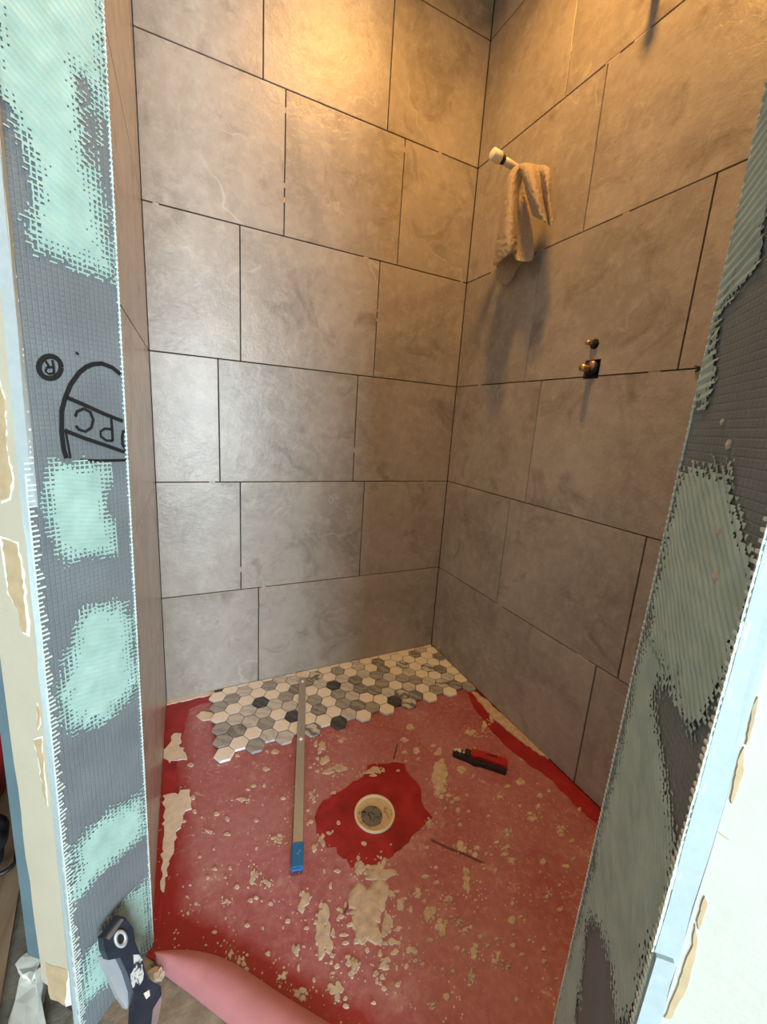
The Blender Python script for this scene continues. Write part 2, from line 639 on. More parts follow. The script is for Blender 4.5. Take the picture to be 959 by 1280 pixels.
# walls of the room behind the camera
win0, win1 = WIN_X - WIN_W / 2, WIN_X + WIN_W / 2
bm = bmesh.new()
b_box(bm, (ROOM_X0, WIN_Y - 0.12, -0.12), (win0, WIN_Y, CEIL))
b_box(bm, (win1, WIN_Y - 0.12, -0.12), (ROOM_X1, WIN_Y, CEIL))
b_box(bm, (win0, WIN_Y - 0.12, -0.12), (win1, WIN_Y, WIN_Z0))
b_box(bm, (win0, WIN_Y - 0.12, WIN_Z1), (win1, WIN_Y, CEIL))
wrear = bm_obj('wall_rear', bm, M_WALLP)
tag(wrear, 'off white room wall with the window', kind='structure')
tag(box_obj('wall_west', (ROOM_X0 - 0.1, ROOM_Y0, -0.12), (ROOM_X0, ROOM_Y1, CEIL), M_WALLP), 'off white side wall of the room', kind='structure')
tag(box_obj('wall_east', (ROOM_X1, ROOM_Y0, -0.12), (ROOM_X1 + 0.1, ROOM_Y1, CEIL), M_WALLP), 'off white far side wall of the room', kind='structure')
tag(box_obj('wall_north', (ROOM_X0, ROOM_Y1, -0.12), (ROOM_X1, ROOM_Y1 + 0.1, CEIL), M_WALLP), 'off white end wall of the next room', kind='structure')
wn = bmesh.new()
for lo, hi in (((win0, 0, WIN_Z0), (win0 + 0.05, 0, WIN_Z1)), ((win1 - 0.05, 0, WIN_Z0), (win1, 0, WIN_Z1)), ((win0, 0, WIN_Z0), (win1, 0, WIN_Z0 + 0.05)),
               ((win0, 0, WIN_Z1 - 0.05), (win1, 0, WIN_Z1)), ((WIN_X - 0.02, 0, WIN_Z0), (WIN_X + 0.02, 0, WIN_Z1))):
    b_box(wn, (lo[0], WIN_Y - 0.07, lo[2]), (hi[0], WIN_Y - 0.02, hi[2]))
w1 = bm_obj('window_1', wn, M_GRIM)
tag(w1, 'white framed window behind the camera', kind='structure')

# ------------------------------------------------------------------ wall tiles, each a piece of its wall
def tile_mesh(lo, hi, bevel=0.0009):
    bm = bmesh.new()
    b_box(bm, lo, hi)
    bmesh.ops.bevel(bm, geom=bm.edges[:], offset=bevel, segments=1, affect='EDGES')
    return bm


ROWS = [0, 1, 2, 3, 4, 5, 6, CEIL / S]
BACK_J = {0: [-2.005], 1: [-2.162, -0.988], 2: [-2.325, -1.114], 3: [-2.152, -0.957], 4: [-1.815, -0.785], 5: [-1.982, -0.960], 6: [-1.35]}
RIGHT_J = {0: [-2.04], 1: [-0.985, -2.20], 2: [-1.16, -2.40], 3: [-0.97, -2.18], 4: [-1.35, -2.56], 5: [-1.005, -2.22], 6: [-1.5]}
VALVE_Y, VALVE_Z = -1.606, 3.055     # square opening cut across the course line
for r in range(7):
    z0, z1 = ROWS[r] * S + JG, ROWS[r + 1] * S - JG
    if r == 0: z0 = 0.004
    xs = [-Wd / S] + sorted(BACK_J[r]) + [0.0]
    for a, b in zip(xs, xs[1:]):
        j = rnd.uniform(0, 0.0009)
        bm = tile_mesh((a * S + JG, 0.0 - j * 0.5, z0), (b * S - JG, T_TILE - 0.001, z1))
        bm_obj('tile', bm, M_STONE, wb_)
    ys = [0.0] + sorted(RIGHT_J[r], reverse=True) + [-3.13]
    for a, b in zip(ys, ys[1:]):
        y0, y1 = b * S + JG, a * S - JG - (0.001 if a == 0 else 0)
        j = rnd.uniform(0, 0.0009)
        hole = (-1.668, -1.545, 2.985, 3.112)
        h0, h1 = hole[0] * S, hole[1] * S
        if r in (2, 3) and y0 < h0 and y1 > h1:
            hz0, hz1 = max(z0, hole[2] * S), min(z1, hole[3] * S)
            # a tile notched at its edge for the valve
            if r == 3:
                out = [(y0, z0), (h0, z0), (h0, hz1), (h1, hz1), (h1, z0), (y1, z0), (y1, z1), (y0, z1)]
            else:
                out = [(y0, z0), (y1, z0), (y1, z1), (h1, z1), (h1, hz0), (h0, hz0), (h0, z1), (y0, z1)]
            prism_obj('tile', [(-j * 0.5, y, z) for y, z in out], (T_TILE - 0.001 + j * 0.5, 0, 0), M_STONE, wr)
        else:
            bm_obj('tile', tile_mesh((-j * 0.5, y0, z0), (T_TILE - 0.001, y1, z1)), M_STONE, wr)
    bm_obj('tile', tile_mesh((-Wd - T_TILE + 0.001, A.y + 0.002, z0), (-Wd, -0.0015, z1)), M_STONE, wl)

# bits of pale thinset squeezed into the joints
bm = bmesh.new()
rj = random.Random(3)
for _ in range(16):
    r = rj.choice([1, 2, 3, 4, 5, 6])
    sz = rj.uniform(0.003, 0.010)
    if rj.random() < 0.5:
        x = rj.uniform(-Wd + 0.02, -0.02)
        b_box(bm, (x - sz, 0.0005, r * S - 0.0016), (x + sz, 0.006, r * S + 0.0016))
    else:
        rr = rj.randrange(1, 6)
        x = rj.choice(BACK_J[rr]) * S
        z = (rr + rj.uniform(0.05, 0.95)) * S
        b_box(bm, (x - 0.0016, 0.0005, z - sz), (x + 0.0016, 0.006, z + sz))
tag(bm_obj('joint_residue', bm, M_THIN, wb_), kind='stuff')
bm = bmesh.new()
for _ in range(16):
    sz = rj.uniform(0.004, 0.02)
    if rj.random() < 0.5:
        y = rj.uniform(-0.95, -0.02)
        r = rj.choice([1, 2, 3, 4, 5])
        b_box(bm, (0.0005, y - sz, r * S - 0.0016), (0.006, y + sz, r * S + 0.0016))
    else:
        rr = rj.randrange(1, 6)
        y = RIGHT_J[rr][0] * S
        z = (rr + rj.uniform(0.05, 0.95)) * S
        b_box(bm, (0.0005, y - 0.0016, z - sz), (0.006, y + 0.0016, z + sz))
tag(bm_obj('joint_residue', bm, M_THIN, wr), kind='stuff')

# ------------------------------------------------------------------ jamb boards
def in_poly(p, poly):
    c = False
    n = len(poly)
    for i in range(n):
        a, b = poly[i], poly[(i + 1) % n]
        if (a[1] > p[1]) != (b[1] > p[1]) and p[0] < (b[0] - a[0]) * (p[1] - a[1]) / (b[1] - a[1]) + a[0]:
            c = not c
    return c


def dist_poly(p, poly):
    d = 1e9
    n = len(poly)
    for i in range(n):
        ax, ay = poly[i]
        bx, by = poly[(i + 1) % n]
        dx, dy = bx - ax, by - ay
        t = max(0, min(1, ((p[0] - ax) * dx + (p[1] - ay) * dy) / (dx * dx + dy * dy + 1e-12)))
        d = min(d, math.hypot(p[0] - ax - t * dx, p[1] - ay - t * dy))
    return d if in_poly(p, poly) else -d


class Jamb:
    """a board plane with local x along its width, y up, z out of its face"""
    def __init__(self, P0, n, wall, fin, fout, name_label):
        self.P0, self.n = P0, n
        self.X = UP.cross(n).normalized()
        self.M = Matrix((self.X, UP, n)).transposed().to_4x4()
        self.M.translation = P0
        self.Mi = self.M.inverted()
        bm = bmesh.new()
        z0, z1 = -0.01, CEIL - 0.004
        q = [self.Mi @ f(z) for f, z in ((fin, z0), (fout, z0), (fout, z1), (fin, z1))]
        self.quad = [(v.x, v.y) for v in q]
        b_prism(bm, [Vector((x, y, 0)) for x, y in self.quad], Vector((0, 0, -T_BOARD)))
        self.o = bm_obj('foam_board', bm, M_BOARD, wall)
        self.o.data.materials.append(M_FOAM)
        for p_ in self.o.data.polygons:
            if abs(p_.normal.z) < 0.5: p_.material_index = 1
        self.o.matrix_local = self.M
        tag(self.o, name_label)
        self.fin, self.fout = fin, fout

    def px(self, u, v):
        l = self.Mi @ hit(u, v, self.P0, self.n)
        return (l.x, l.y)

    def child(self, name, bm, mat, smooth=False):
        o = bm_obj(name, bm, mat, self.o, smooth)
        return o

    def patch(self, pix, seed, edge=0.020, ridge_dir=0.5, ridge_pitch=0.0065, ridge_amp=0.0011, thick=0.0010, open_=0.0, mat=None, cell=0.0019, wk=1.7):
        poly = [self.px(*p) for p in pix]
        xs = [p[0] for p in poly]; ys = [p[1] for p in poly]
        nx = int((max(xs) - min(xs)) / cell) + 1
        ny = int((max(ys) - min(ys)) / cell) + 1
        bm = bmesh.new()
        cache = {}
        cx_, cy_ = math.cos(ridge_dir), math.sin(ridge_dir)
        P = 0.0060

        def vert(i, j):
            if (i, j) in cache: return cache[(i, j)]
            x, y = min(xs) + i * cell, min(ys) + j * cell
            wob = mnoise.noise(Vector((x * 18, y * 18, seed))) * 0.6
            h = thick + ridge_amp * (0.5 + 0.5 * math.sin((x * cx_ + y * cy_) / ridge_pitch * 2 * math.pi + wob * 4))
            h += 0.0008 * mnoise.noise(Vector((x * 60, y * 60, seed + 5)))
            v = bm.verts.new((x, y, max(0.0003, h)))
            cache[(i, j)] = v
            return v
        for i in range(nx):
            for j in range(ny):
                x, y = min(xs) + (i + .5) * cell, min(ys) + (j + .5) * cell
                if not in_poly((x, y), self.quad): continue
                nz = mnoise.noise(Vector((x * 22, y * 22, seed))) * 0.55 + mnoise.noise(Vector((x * 75, y * 40, seed + 9))) * 0.30
                d = dist_poly((x, y), poly) / edge + nz + 0.38
                if d <= 0: continue
                gx = abs(((x / P) % 1) - 0.5) * 2
                gy = abs(((y / P) % 1) - 0.5) * 2
                well = max(0.0, 1 - max(gx, gy) * 1.0)          # middle of a mesh cell stays bare longest
                rg = 0.5 - 0.5 * math.sin((x * cx_ + y * cy_) / ridge_pitch * 2 * math.pi)
                thin = well * wk + rg * 0.55 + open_
                if d < thin: continue
                try:
                    bm.faces.new((vert(i, j), vert(i + 1, j), vert(i + 1, j + 1), vert(i, j + 1)))
                except ValueError:
                    pass
        me = bpy.data.meshes.new('skim_patch')
        bm.normal_update()
        bm.to_mesh(me); bm.free()
        me.materials.append(mat or M_MINT)
        for p_ in me.polygons: p_.use_smooth = True
        o = link(bpy.data.objects.new('skim_patch', me), self.o)
        return o

    def fringe(self, f, side, seed, step=0.0062, reach=0.006):
        rg = random.Random(seed)
        bm = bmesh.new()
        z = 0.01
        while z < CEIL - 0.05:
            l = self.Mi @ f(z)
            L = reach * rg.uniform(0.35, 1.1)
            b_box(bm, (l.x - (L if side < 0 else 0.001), z - 0.0011, 0.0002), (l.x + (L if side > 0 else 0.001), z + 0.0011, 0.0016))
            z += step * rg.uniform(0.9, 1.1)
        n = 260
        for i in range(n):
            za, zb = 0.01 + (CEIL - 0.06) * i / n, 0.01 + (CEIL - 0.06) * (i + 1) / n
            l = self.Mi @ f(za)
            wj = rg.uniform(0.0002, 0.0009)
            b_box(bm, (l.x - wj, za, -0.003), (l.x + wj, zb, 0.0012))
        tag(self.child('mesh_thread', bm, M_THREAD), kind='stuff')


jl = Jamb(A, NL, wl, L_in, L_out, 'grey mesh faced foam board with black shield print')
jr = Jamb(ER, NR, wf, R_in, R_out, 'dark mesh faced foam board smeared with skim coat')

# left board: mint skim coat patches
jl.patch([(-30, -60), (135, -60), (135, 160), (112, 105), (106, 112), (117, 185), (132, 250), (150, 352), (120, 350), (62, 325), (40, 312), (28, 270), (32, 228), (18, 185), (0, 128), (-30, 90)], 1, 0.018, 1.15, 0.0075, 0.0010)
jl.patch([(50, 10), (136, -10), (140, 250), (120, 200), (100, 110), (60, 60)], 12, 0.012, 1.15, 0.0060, 0.0006, open_=0.8)
jl.patch([(60, 573), (137, 577), (137, 640), (147, 655), (148, 690), (108, 700), (85, 716), (66, 690), (58, 660), (47, 635)], 2, 0.012, 1.4, 0.0060, 0.0009)
jl.patch([(95, 765), (120, 750), (155, 748), (170, 775), (176, 850), (160, 880), (130, 905), (95, 922), (70, 905), (62, 870), (75, 840), (85, 800)], 3, 0.018, 1.25, 0.0070, 0.0010)
jl.patch([(183, 985), (186, 1040), (150, 1075), (88, 1135), (82, 1120), (88, 1070), (110, 1030), (150, 1000)], 4, 0.018, 0.95, 0.0070, 0.0004)
jl.patch([(188, 1095), (194, 1180), (150, 1215), (108, 1258), (98, 1262), (96, 1235), (104, 1190), (140, 1140), (165, 1112)], 5, 0.018, 0.95, 0.0070, 0.0004)
jl.fringe(L_out, 1, 11, reach=0.009)
jl.fringe(L_in, -1, 12, reach=0.003)
# printed shield mark, upside down on the board
bm = bmesh.new()
def stroke(pts, wpx, close=False):
    q = [(x / 4.567, 400 + y / 4.567) for x, y in pts]
    if close: q.append(q[0])
    out = []
    for (u, v) in q:
        x, y = jl.px(u, v)
        out.append(Vector((x, y, 0)))
    ribbon(bm, out, wpx / 4.567 * 0.00145, Vector((0, 0, 1)), 0.0007)
stroke([(378, 790), (362, 740), (350, 640), (350, 520), (368, 450), (400, 370), (450, 300), (490, 268), (530, 252), (580, 248), (640, 272), (686, 310)], 18)
stroke([(375, 440), (480, 485), (590, 535), (700, 578)], 16)
stroke([(365, 630), (480, 675), (600, 715), (712, 755)], 16)
stroke([(400, 790), (388, 720), (374, 640)], 9)
stroke([(428, 552), (438, 522), (478, 506), (514, 526), (530, 570), (520, 614), (486, 637), (450, 626), (430, 604)], 12)
stroke([(632, 552), (638, 620), (642, 692)], 12)
stroke([(642, 690), (604, 688), (574, 664), (572, 636), (596, 620), (640, 624)], 11)
stroke([(704, 628), (696, 670), (698, 712), (716, 738)], 14)
stroke([(455, 800), (560, 803), (720, 800)], 12)
stroke([(283 + 64 * math.cos(t / 20 * 2 * math.pi), 270 + 64 * math.sin(t / 20 * 2 * math.pi)) for t in range(20)], 19, True)
stroke([(296, 228), (304, 268), (306, 306)], 9)
stroke([(306, 304), (276, 308), (258, 294), (264, 272), (302, 268)], 9)
stroke([(278, 268), (258, 232)], 9)
stroke([(430, 184), (447, 198)], 10)
lg = bm_obj('printed_mark', bm, M_INK, jl.o)
lg['label'] = 'black upside down shield with letters UPC and a circled R'

# right board: sage looking coat over most of it
jr.patch([(960, 100), (990, 60), (975, 250), (925, 330), (900, 400), (897, 470), (884, 512), (872, 500), (866, 470), (890, 440), (915, 300)], 21, 0.014, 1.75, 0.008, 0.0010, mat=M_SAGE, wk=0.9)
jr.patch([(940, 130), (1000, 60), (960, 330), (905, 400), (890, 440), (862, 540), (850, 610), (840, 640), (875, 440), (900, 340)], 22, 0.010, 1.75, 0.008, 0.0010, open_=0.7, mat=M_SAGE, wk=0.9)
jr.patch([(842, 640), (850, 590), (872, 578), (888, 580), (893, 566), (900, 580), (916, 582), (921, 618), (930, 660), (944, 690), (946, 750), (930, 800), (918, 850), (890, 900), (868, 915), (845, 880), (815, 800), (818, 745), (830, 690)], 23, 0.014, 0.85, 0.0072, 0.0009, mat=M_SAGE, wk=0.9)
jr.patch([(814, 760), (850, 830), (870, 920), (840, 860), (822, 870), (830, 960), (850, 1050), (848, 1110), (828, 1170), (800, 1265), (792, 1300), (775, 1300), (765, 1210), (748, 1155), (735, 1160), (722, 1300), (680, 1320), (705, 1220), (735, 1110), (770, 960)], 24, 0.020, 0.75, 0.0065, 0.0004, mat=M_SAGE, wk=0.9)
jr.fringe(R_out, -1, 13, reach=0.004)
jr.fringe(R_in, 1, 14, reach=0.003)
bm = bmesh.new()
for u, v, rr in ((902, 666, .004), (892, 704, .003), (898, 722, .005), (905, 528, .003), (913, 556, .004)):
    x, y = jr.px(u, v)
    bmesh.ops.create_icosphere(bm, subdivisions=1, radius=rr, matrix=Matrix.Translation((x, y, 0.001)) @ Matrix.Diagonal((0.6, 1, 0.5, 1)))
tag(jr.child('crumb', bm, M_THIN), kind='stuff')

# foam board edges seen on the outward side, and the drywall beyond them
def strip(name, fa, fb, z0, z1, mat, parent, back, jag=0.0, seed=0, n=60, off=0.0):
    rg = random.Random(seed)
    a, b = [], []
    for i in range(n + 1):
        z = z0 + (z1 - z0) * i / n
        pa, pb = fa(z), fb(z)
        d = (pb - pa).normalized()
        a.append(pa + d * rg.uniform(0, jag) + FL * off)
        b.append(pb - d * rg.uniform(-jag, jag) + FL * off)
    pts = a + b[::-1]
    bm = bmesh.new()
    va = [bm.verts.new(p) for p in a]; vb = [bm.verts.new(p) for p in b]
    wa = [bm.verts.new(p - FL * back) for p in a]; wb2 = [bm.verts.new(p - FL * back) for p in b]
    for i in range(n):
        bm.faces.new((va[i], va[i + 1], vb[i + 1], vb[i]))
        bm.faces.new((wa[i], wb2[i], wb2[i + 1], wa[i + 1]))
        bm.faces.new((va[i], wa[i], wa[i + 1], va[i + 1]))
        bm.faces.new((vb[i], vb[i + 1], wb2[i + 1], wb2[i]))
    return bm_obj(name, bm, mat, parent)


strip('foam_board_edge', L_out, L_fo, -0.01, CEIL - 0.004, M_FOAM, wl, 0.012, 0.0012, 31, off=0.0010)
zt = hit(48, 1195, B_l, FL).z
dl_ = strip('drywall_panel', L_fo, L_dr, zt - 0.055, CEIL - 0.004, M_DRY, wl, 0.0125, 0.002, 32)
tag(dl_, 'cream drywall strip with torn paper')


def skin(name, pix, P0, n, mat, parent, h=0.0012, back=0.0016):
    pts = [hit(u, v, P0, n) + n * h for u, v in pix]
    return prism_obj(name, pts, n * -back, mat, parent)


def tear(pix, P0, n, seed, amp=1.2):
    """ragged outline from a few corners"""
    rg = random.Random(seed)
    out = []
    for i in range(len(pix)):
        a, b = pix[i], pix[(i + 1) % len(pix)]
        L = math.hypot(b[0] - a[0], b[1] - a[1])
        k_ = max(1, int(L / 6))
        for j in range(k_):
            t = j / k_
            out.append((a[0] + (b[0] - a[0]) * t + rg.uniform(-amp, amp), a[1] + (b[1] - a[1]) * t + rg.uniform(-amp, amp)))
    return out


for i, pg in enumerate(([(0, 478), (6, 500), (9, 560), (16, 600), (12, 622), (2, 626), (-8, 560)],
                        [(3, 672), (12, 676), (22, 680), (28, 715), (34, 775), (33, 792), (27, 788), (22, 762), (12, 742), (7, 700)],
                        [(46, 880), (50, 885), (50, 905), (47, 912)],
                        [(43, 925), (53, 922), (55, 965), (59, 1005), (54, 990), (49, 950)])):
    skin('torn_paper_patch', tear(pg, B_l, FL, i), B_l, FL, M_PAPER, dl_, 0.0008)
    big = [(sum(p[0] for p in pg) / len(pg) + (u - sum(p[0] for p in pg) / len(pg)) * 1.22, sum(p[1] for p in pg) / len(pg) + (v - sum(p[1] for p in pg) / len(pg)) * 1.05) for u, v in pg]
    skin('torn_paper_rim', tear(big, B_l, FL, i + 20), B_l, FL, M_GYPSUM, dl_, 0.0005)
# bottom of the strip: bare paper, broken gypsum
skin('bare_paper', tear([(57, 1203), (84, 1212), (86, 1230), (82, 1256), (72, 1252), (63, 1248), (60, 1225)], B_l, FL, 41), B_l, FL, M_PAPER, dl_, 0.0005)
skin('broken_gypsum', tear([(85, 1215), (90, 1240), (92, 1256), (82, 1258), (83, 1236)], B_l, FL, 42), B_l, FL, M_GYPSUM, dl_, 0.0006)

# teal painted corner board left of the drywall strip
T0 = L_dr(0.45)
nT = (Vector((-0.62, -0.78, 0))).normalized()
dT = Vector((-0.78, 0.62, 0))
L_te = edge_line((27, 1130), (2, 930), T0 - FL * 0.004, nT)
L_t0 = lambda z: L_dr(z) - FL * 0.004
bm = bmesh.new()
zb = zt - 0.015
P_ = [L_t0(zb), L_te(zb), L_te(CEIL - 0.004), L_t0(CEIL - 0.004)]
b_prism(bm, P_, -nT * 0.018)
tc = bm_obj('corner_board', bm, M_TEAL, wl)
tag(tc, 'dusty teal painted corner board')

# right: foam edge and the bright drywall face
strip('foam_board_edge', R_out, R_fo, -0.01, CEIL - 0.004, M_FOAM, wf, 0.012, 0.0012, 33, off=0.0010)
R_far = lambda z: R_fo(z) + dirR * 0.85
dr_ = strip('drywall_panel', R_fo, R_far, -0.01, CEIL - 0.004, M_WALLP, wf, 0.0125, 0.0016, 34)
tag(dr_, 'bright off white painted drywall')
for i, pg in enumerate(([(913, 998), (918, 975), (922, 950), (929, 932), (929, 962), (922, 985), (914, 1003)],
                        [(897, 1038), (903, 1042), (912, 1049), (905, 1046)],
                        [(868, 1155), (871, 1175), (868, 1200), (856, 1238), (838, 1272), (831, 1272), (846, 1235), (858, 1195), (866, 1180)],
                        [(941, 880), (947, 870), (943, 895), (936, 925), (932, 930)],
                        [(880, 1120), (884, 1128), (874, 1160), (871, 1150)])):
    skin('torn_paper_patch', tear(pg, B_r, FL, i + 50, 0.9), B_r, FL, M_PAPER, dr_, 0.0008)
# lapped offcut of foam at the foot of the right jamb
skin('foam_lap', [(819, 1188), (841, 1196), (818, 1300), (786, 1300), (797, 1262)], B_r, FL, M_FOAM, wf, 0.004, 0.005)

# ------------------------------------------------------------------ details of the shower floor
HP = 0.1400 * S          # across flats including joint
HR = (HP - 0.0040) / math.sqrt(3)
HT = 0.0075
cols = ['WGWGGW', 'GWLDW', 'LWLLWG', 'WBLGL', 'GWLWWL', 'WGLBW', 'LDWWWV', 'DWGDW', 'VLWWWB', 'WBGGL', 'GLLLDW', 'WDDWG', 'LLWDWW', 'WGGLB', 'DDLWVV', 'WWGLD', 'WVLGWW', 'WWWLG', 'DWVWVW', 'WWDLD', 'WDWWWG']


def clip_poly(poly, a, b, c):
    """keep a*x+b*y <= c"""
    out = []
    for i in range(len(poly)):
        p, q = poly[i], poly[(i + 1) % len(poly)]
        dp, dq = a * p[0] + b * p[1] - c, a * q[0] + b * q[1] - c
        if dp <= 0: out.append(p)
        if (dp < 0 < dq) or (dq < 0 < dp):
            t = dp / (dp - dq)
            out.append((p[0] + (q[0] - p[0]) * t, p[1] + (q[1] - p[1]) * t))
    return out


full = {}
rh = random.Random(5)
def hexagon(cx_, cy_, mat):
    pts = [(cx_ + HR * math.cos(t * math.pi / 3), cy_ + HR * math.sin(t * math.pi / 3)) for t in range(6)]
    cl = clip_poly(clip_poly(pts, 0, 1, -0.003), 1, 0, -0.003)
    if len(cl) < 3: return
    whole = len(cl) == 6 and all(abs(p[0] - q[0]) + abs(p[1] - q[1]) < 1e-9 for p, q in zip(cl, pts))
    bm = bmesh.new()
    if whole:
        cl = [(p[0] - cx_, p[1] - cy_) for p in cl]
    ins = []
    mx, my = sum(p[0] for p in cl) / len(cl), sum(p[1] for p in cl) / len(cl)
    base = [bm.verts.new((x, y, 0)) for x, y in cl]
    mid = [bm.verts.new((x, y, HT - 0.0010)) for x, y in cl]
    top = [bm.verts.new((mx + (x - mx) * 0.965, my + (y - my) * 0.965, HT)) for x, y in cl]
    n = len(cl)
    for i in range(n):
        j = (i + 1) % n
        bm.faces.new((base[i], base[j], mid[j], mid[i]))
        bm.faces.new((mid[i], mid[j], top[j], top[i]))
    bm.faces.new(top)
    if whole:
        if mat.name in full:
            bm.free()
            o = link(bpy.data.objects.new('hex_tile', full[mat.name]), floor)
        else:
            o = bm_obj('hex_tile', bm, mat, floor)
            full[mat.name] = o.data
        o.location = (cx_, cy_, 0.0015 + rh.uniform(0, 0.0009))
    else:
        o = bm_obj('hex_tile', bm, mat, floor)
        o.location = (0, 0, 0.0015)


COLSP = 0.1162 * S
for i, cs in enumerate(cols):
    x = -2.385 * S + i * COLSP
    even = i % 2 == 0
    for j in range(-1, len(cs)):
        y = (-0.117 if even else -0.187) * S - j * HP
        ch = cs[j] if j >= 0 else rh.choice('WWLW')
        if i == 0 and j < 0: continue
        hexagon(x, y, HEX[ch])
for j in range(5):       # cut pieces along the right wall
    hexagon(-2.385 * S + 21 * COLSP, -0.187 * S - j * HP, HEX['WWLWG'[j]])
bm = bmesh.new()          # mortar bed under the hexagons, slightly smaller than the field
b_prism(bm, [(-2.41 * S, -0.004, 0.0), (-0.004, -0.004, 0.0), (-0.004, -0.72 * S, 0.0), (-0.10 * S, -0.76 * S, 0), (-2.36 * S, -0.76 * S, 0.0)], Vector((0, 0, 0.0035)))
bm_obj('mortar_bed', bm, plain('grey_mortar_bed', (0.13, 0.115, 0.10), 0.9, 0, 0.15, 40), floor)


def flat_poly(name, pix, mat, z0, z1, seed, amp=1.0, step=6):
    rg = random.Random(seed)
    out = []
    for i in range(len(pix)):
        a, b = pix[i], pix[(i + 1) % len(pix)]
        L = math.hypot(b[0] - a[0], b[1] - a[1])
        k_ = max(1, int(L / step))
        for j in range(k_):
            t = j / k_
            p = hz(a[0] + (b[0] - a[0]) * t + rg.uniform(-amp, amp), a[1] + (b[1] - a[1]) * t + rg.uniform(-amp, amp), 0)
            p.x = min(max(p.x, -Wd + 0.001), -0.001)
            p.z = z0
            out.append(p)
    return prism_obj(name, out, (0, 0, z1 - z0), mat, floor)


c3 = [(295, 165), (320, 105), (440, 95), (500, 105), (590, 240), (600, 320), (645, 375), (600, 410), (520, 490), (440, 565), (385, 580), (330, 635), (290, 600), (235, 625), (215, 580), (165, 555), (160, 520), (115, 525), (100, 470), (60, 440), (60, 380), (75, 310), (150, 255), (220, 205)]
flat_poly('drain_collar', [(380 + x / 4, 930 + y / 4) for x, y in c3], M_COAT, 0.0, 0.0014, 61, 2.0, 6)
flat_poly('membrane_band', [(208, 878), (264, 870), (262, 878), (236, 886), (226, 930), (216, 1000), (207, 1090), (201, 1165), (196, 1185), (200, 1100)], M_COAT, 0.0, 0.0012, 62, 1.5, 8)
flat_poly('membrane_band', [(583, 862), (590, 866), (640, 905), (700, 955), (752, 1012), (748, 1030), (722, 1010), (690, 975), (640, 940), (612, 912), (596, 892)], M_COAT, 0.0, 0.0012, 63, 1.3, 7)
flat_poly('thinset_line', [(588, 864), (597, 866), (640, 904), (690, 948), (684, 950), (650, 926), (618, 900)], M_THIN, 0.0, 0.004, 64, 1.2, 5)
flat_poly('thinset_line', [(209, 874), (268, 862), (268, 868), (209, 882)], M_THINW, 0.0, 0.004, 65, 0.8, 5)
flat_poly('thinset_smear', [(204, 942), (216, 920), (226, 918), (224, 934), (236, 946), (222, 952), (212, 955)], M_THINW, 0.0, 0.0030, 66, 2.8, 4)
flat_poly('thinset_smear', [(206, 994), (238, 990), (241, 1005), (234, 1016), (226, 1026), (216, 1066), (201, 1118), (203, 1060)], M_THINW, 0.0, 0.0032, 67, 2.8, 5)
flat_poly('thinset_smear', [(245, 895), (252, 890), (266, 892), (268, 900), (254, 902)], M_THINW, 0.0, 0.003, 68, 0.8, 4)

blobs = [(378, 1127, 8, 15), (406, 1165, 13, 28), (462, 1140, 24, 38), (372, 1187, 6, 8), (286, 1194, 6, 9), (302, 1202, 7, 8), (419, 1240, 10, 12), (375, 1243, 10, 9),
         (347, 1049, 8, 6), (282, 1127, 7, 4), (317, 1095, 5, 10), (302, 1000, 8, 3), (390, 996, 5, 6), (551, 972, 11, 19), (554, 992, 10, 7), (538, 1031, 7, 5), (540, 1143, 9, 12),
         (552, 1160, 9, 12), (591, 1190, 8, 8), (590, 1220, 5, 10), (484, 1155, 7, 15), (679, 1077, 4, 4), (686, 1119, 6, 5), (701, 1037, 6, 5), (666, 1020, 8, 6), (651, 977, 5, 5),
         (584, 1100, 5, 16), (576, 1057, 5, 5), (524, 1117, 8, 5), (584, 1162, 6, 6), (559, 1245, 5, 5), (470, 1091, 22, 9), (450, 1083, 8, 12), (478, 1078, 6, 8), (404, 950, 9, 7), (399, 932, 7, 8),
         (466, 965, 13, 6), (446, 1026, 4, 4), (404, 1052, 5, 9), (393, 1060, 4, 5), (513, 909, 5, 4), (577, 1060, 6, 6), (594, 1068, 4, 5), (521, 938, 5, 4), (549, 939, 4, 4), (617, 895, 5, 9), (606, 908, 7, 8),
         (586, 916, 9, 4), (577, 962, 5, 5), (420, 962, 14, 6), (506, 925, 5, 3), (440, 1210, 9, 12), (500, 1130, 7, 10), (515, 1190, 9, 6), (634, 1040, 6, 5), (640, 1150, 5, 5), (620, 1200, 5, 7), (350, 1222, 8, 5),
         (335, 1105, 7, 5), (480, 1205, 12, 8), (560, 1125, 7, 5), (640, 1075, 5, 6)]
rb = random.Random(21)
for _ in range(250):
    u, v = rb.uniform(225, 735), rb.uniform(925, 1262)
    s_ = rb.uniform(1.0, 3.2)
    blobs.append((u, v, s_ * rb.uniform(0.7, 1.8), s_))
for _ in range(60):
    u, v = rb.gauss(455, 32), rb.gauss(1165, 40)
    blobs.append((u, v, rb.uniform(1.5, 5), rb.uniform(1.5, 5)))
more_ = []
for (u, v, ru, rv) in blobs:
    if max(ru, rv) > 5:           # a large splash is a huddle of smaller ones
        for _ in range(int(5 + max(ru, rv) * 0.55)):
            a = rb.uniform(0, 6.283); q = rb.random() ** 0.6
            k_ = rb.uniform(0.18, 0.50)
            more_.append((u + ru * q * 0.85 * math.cos(a), v + rv * q * 0.85 * math.sin(a), max(1.2, ru * k_), max(1.2, rv * k_)))
        for _ in range(6):
            a = rb.uniform(0, 6.283); q = rb.uniform(1.05, 1.7)
            more_.append((u + ru * q * math.cos(a), v + rv * q * math.sin(a), rb.uniform(0.6, 1.6), rb.uniform(0.6, 1.4)))
    else:
        more_.append((u, v, ru, rv))
bm = bmesh.new()
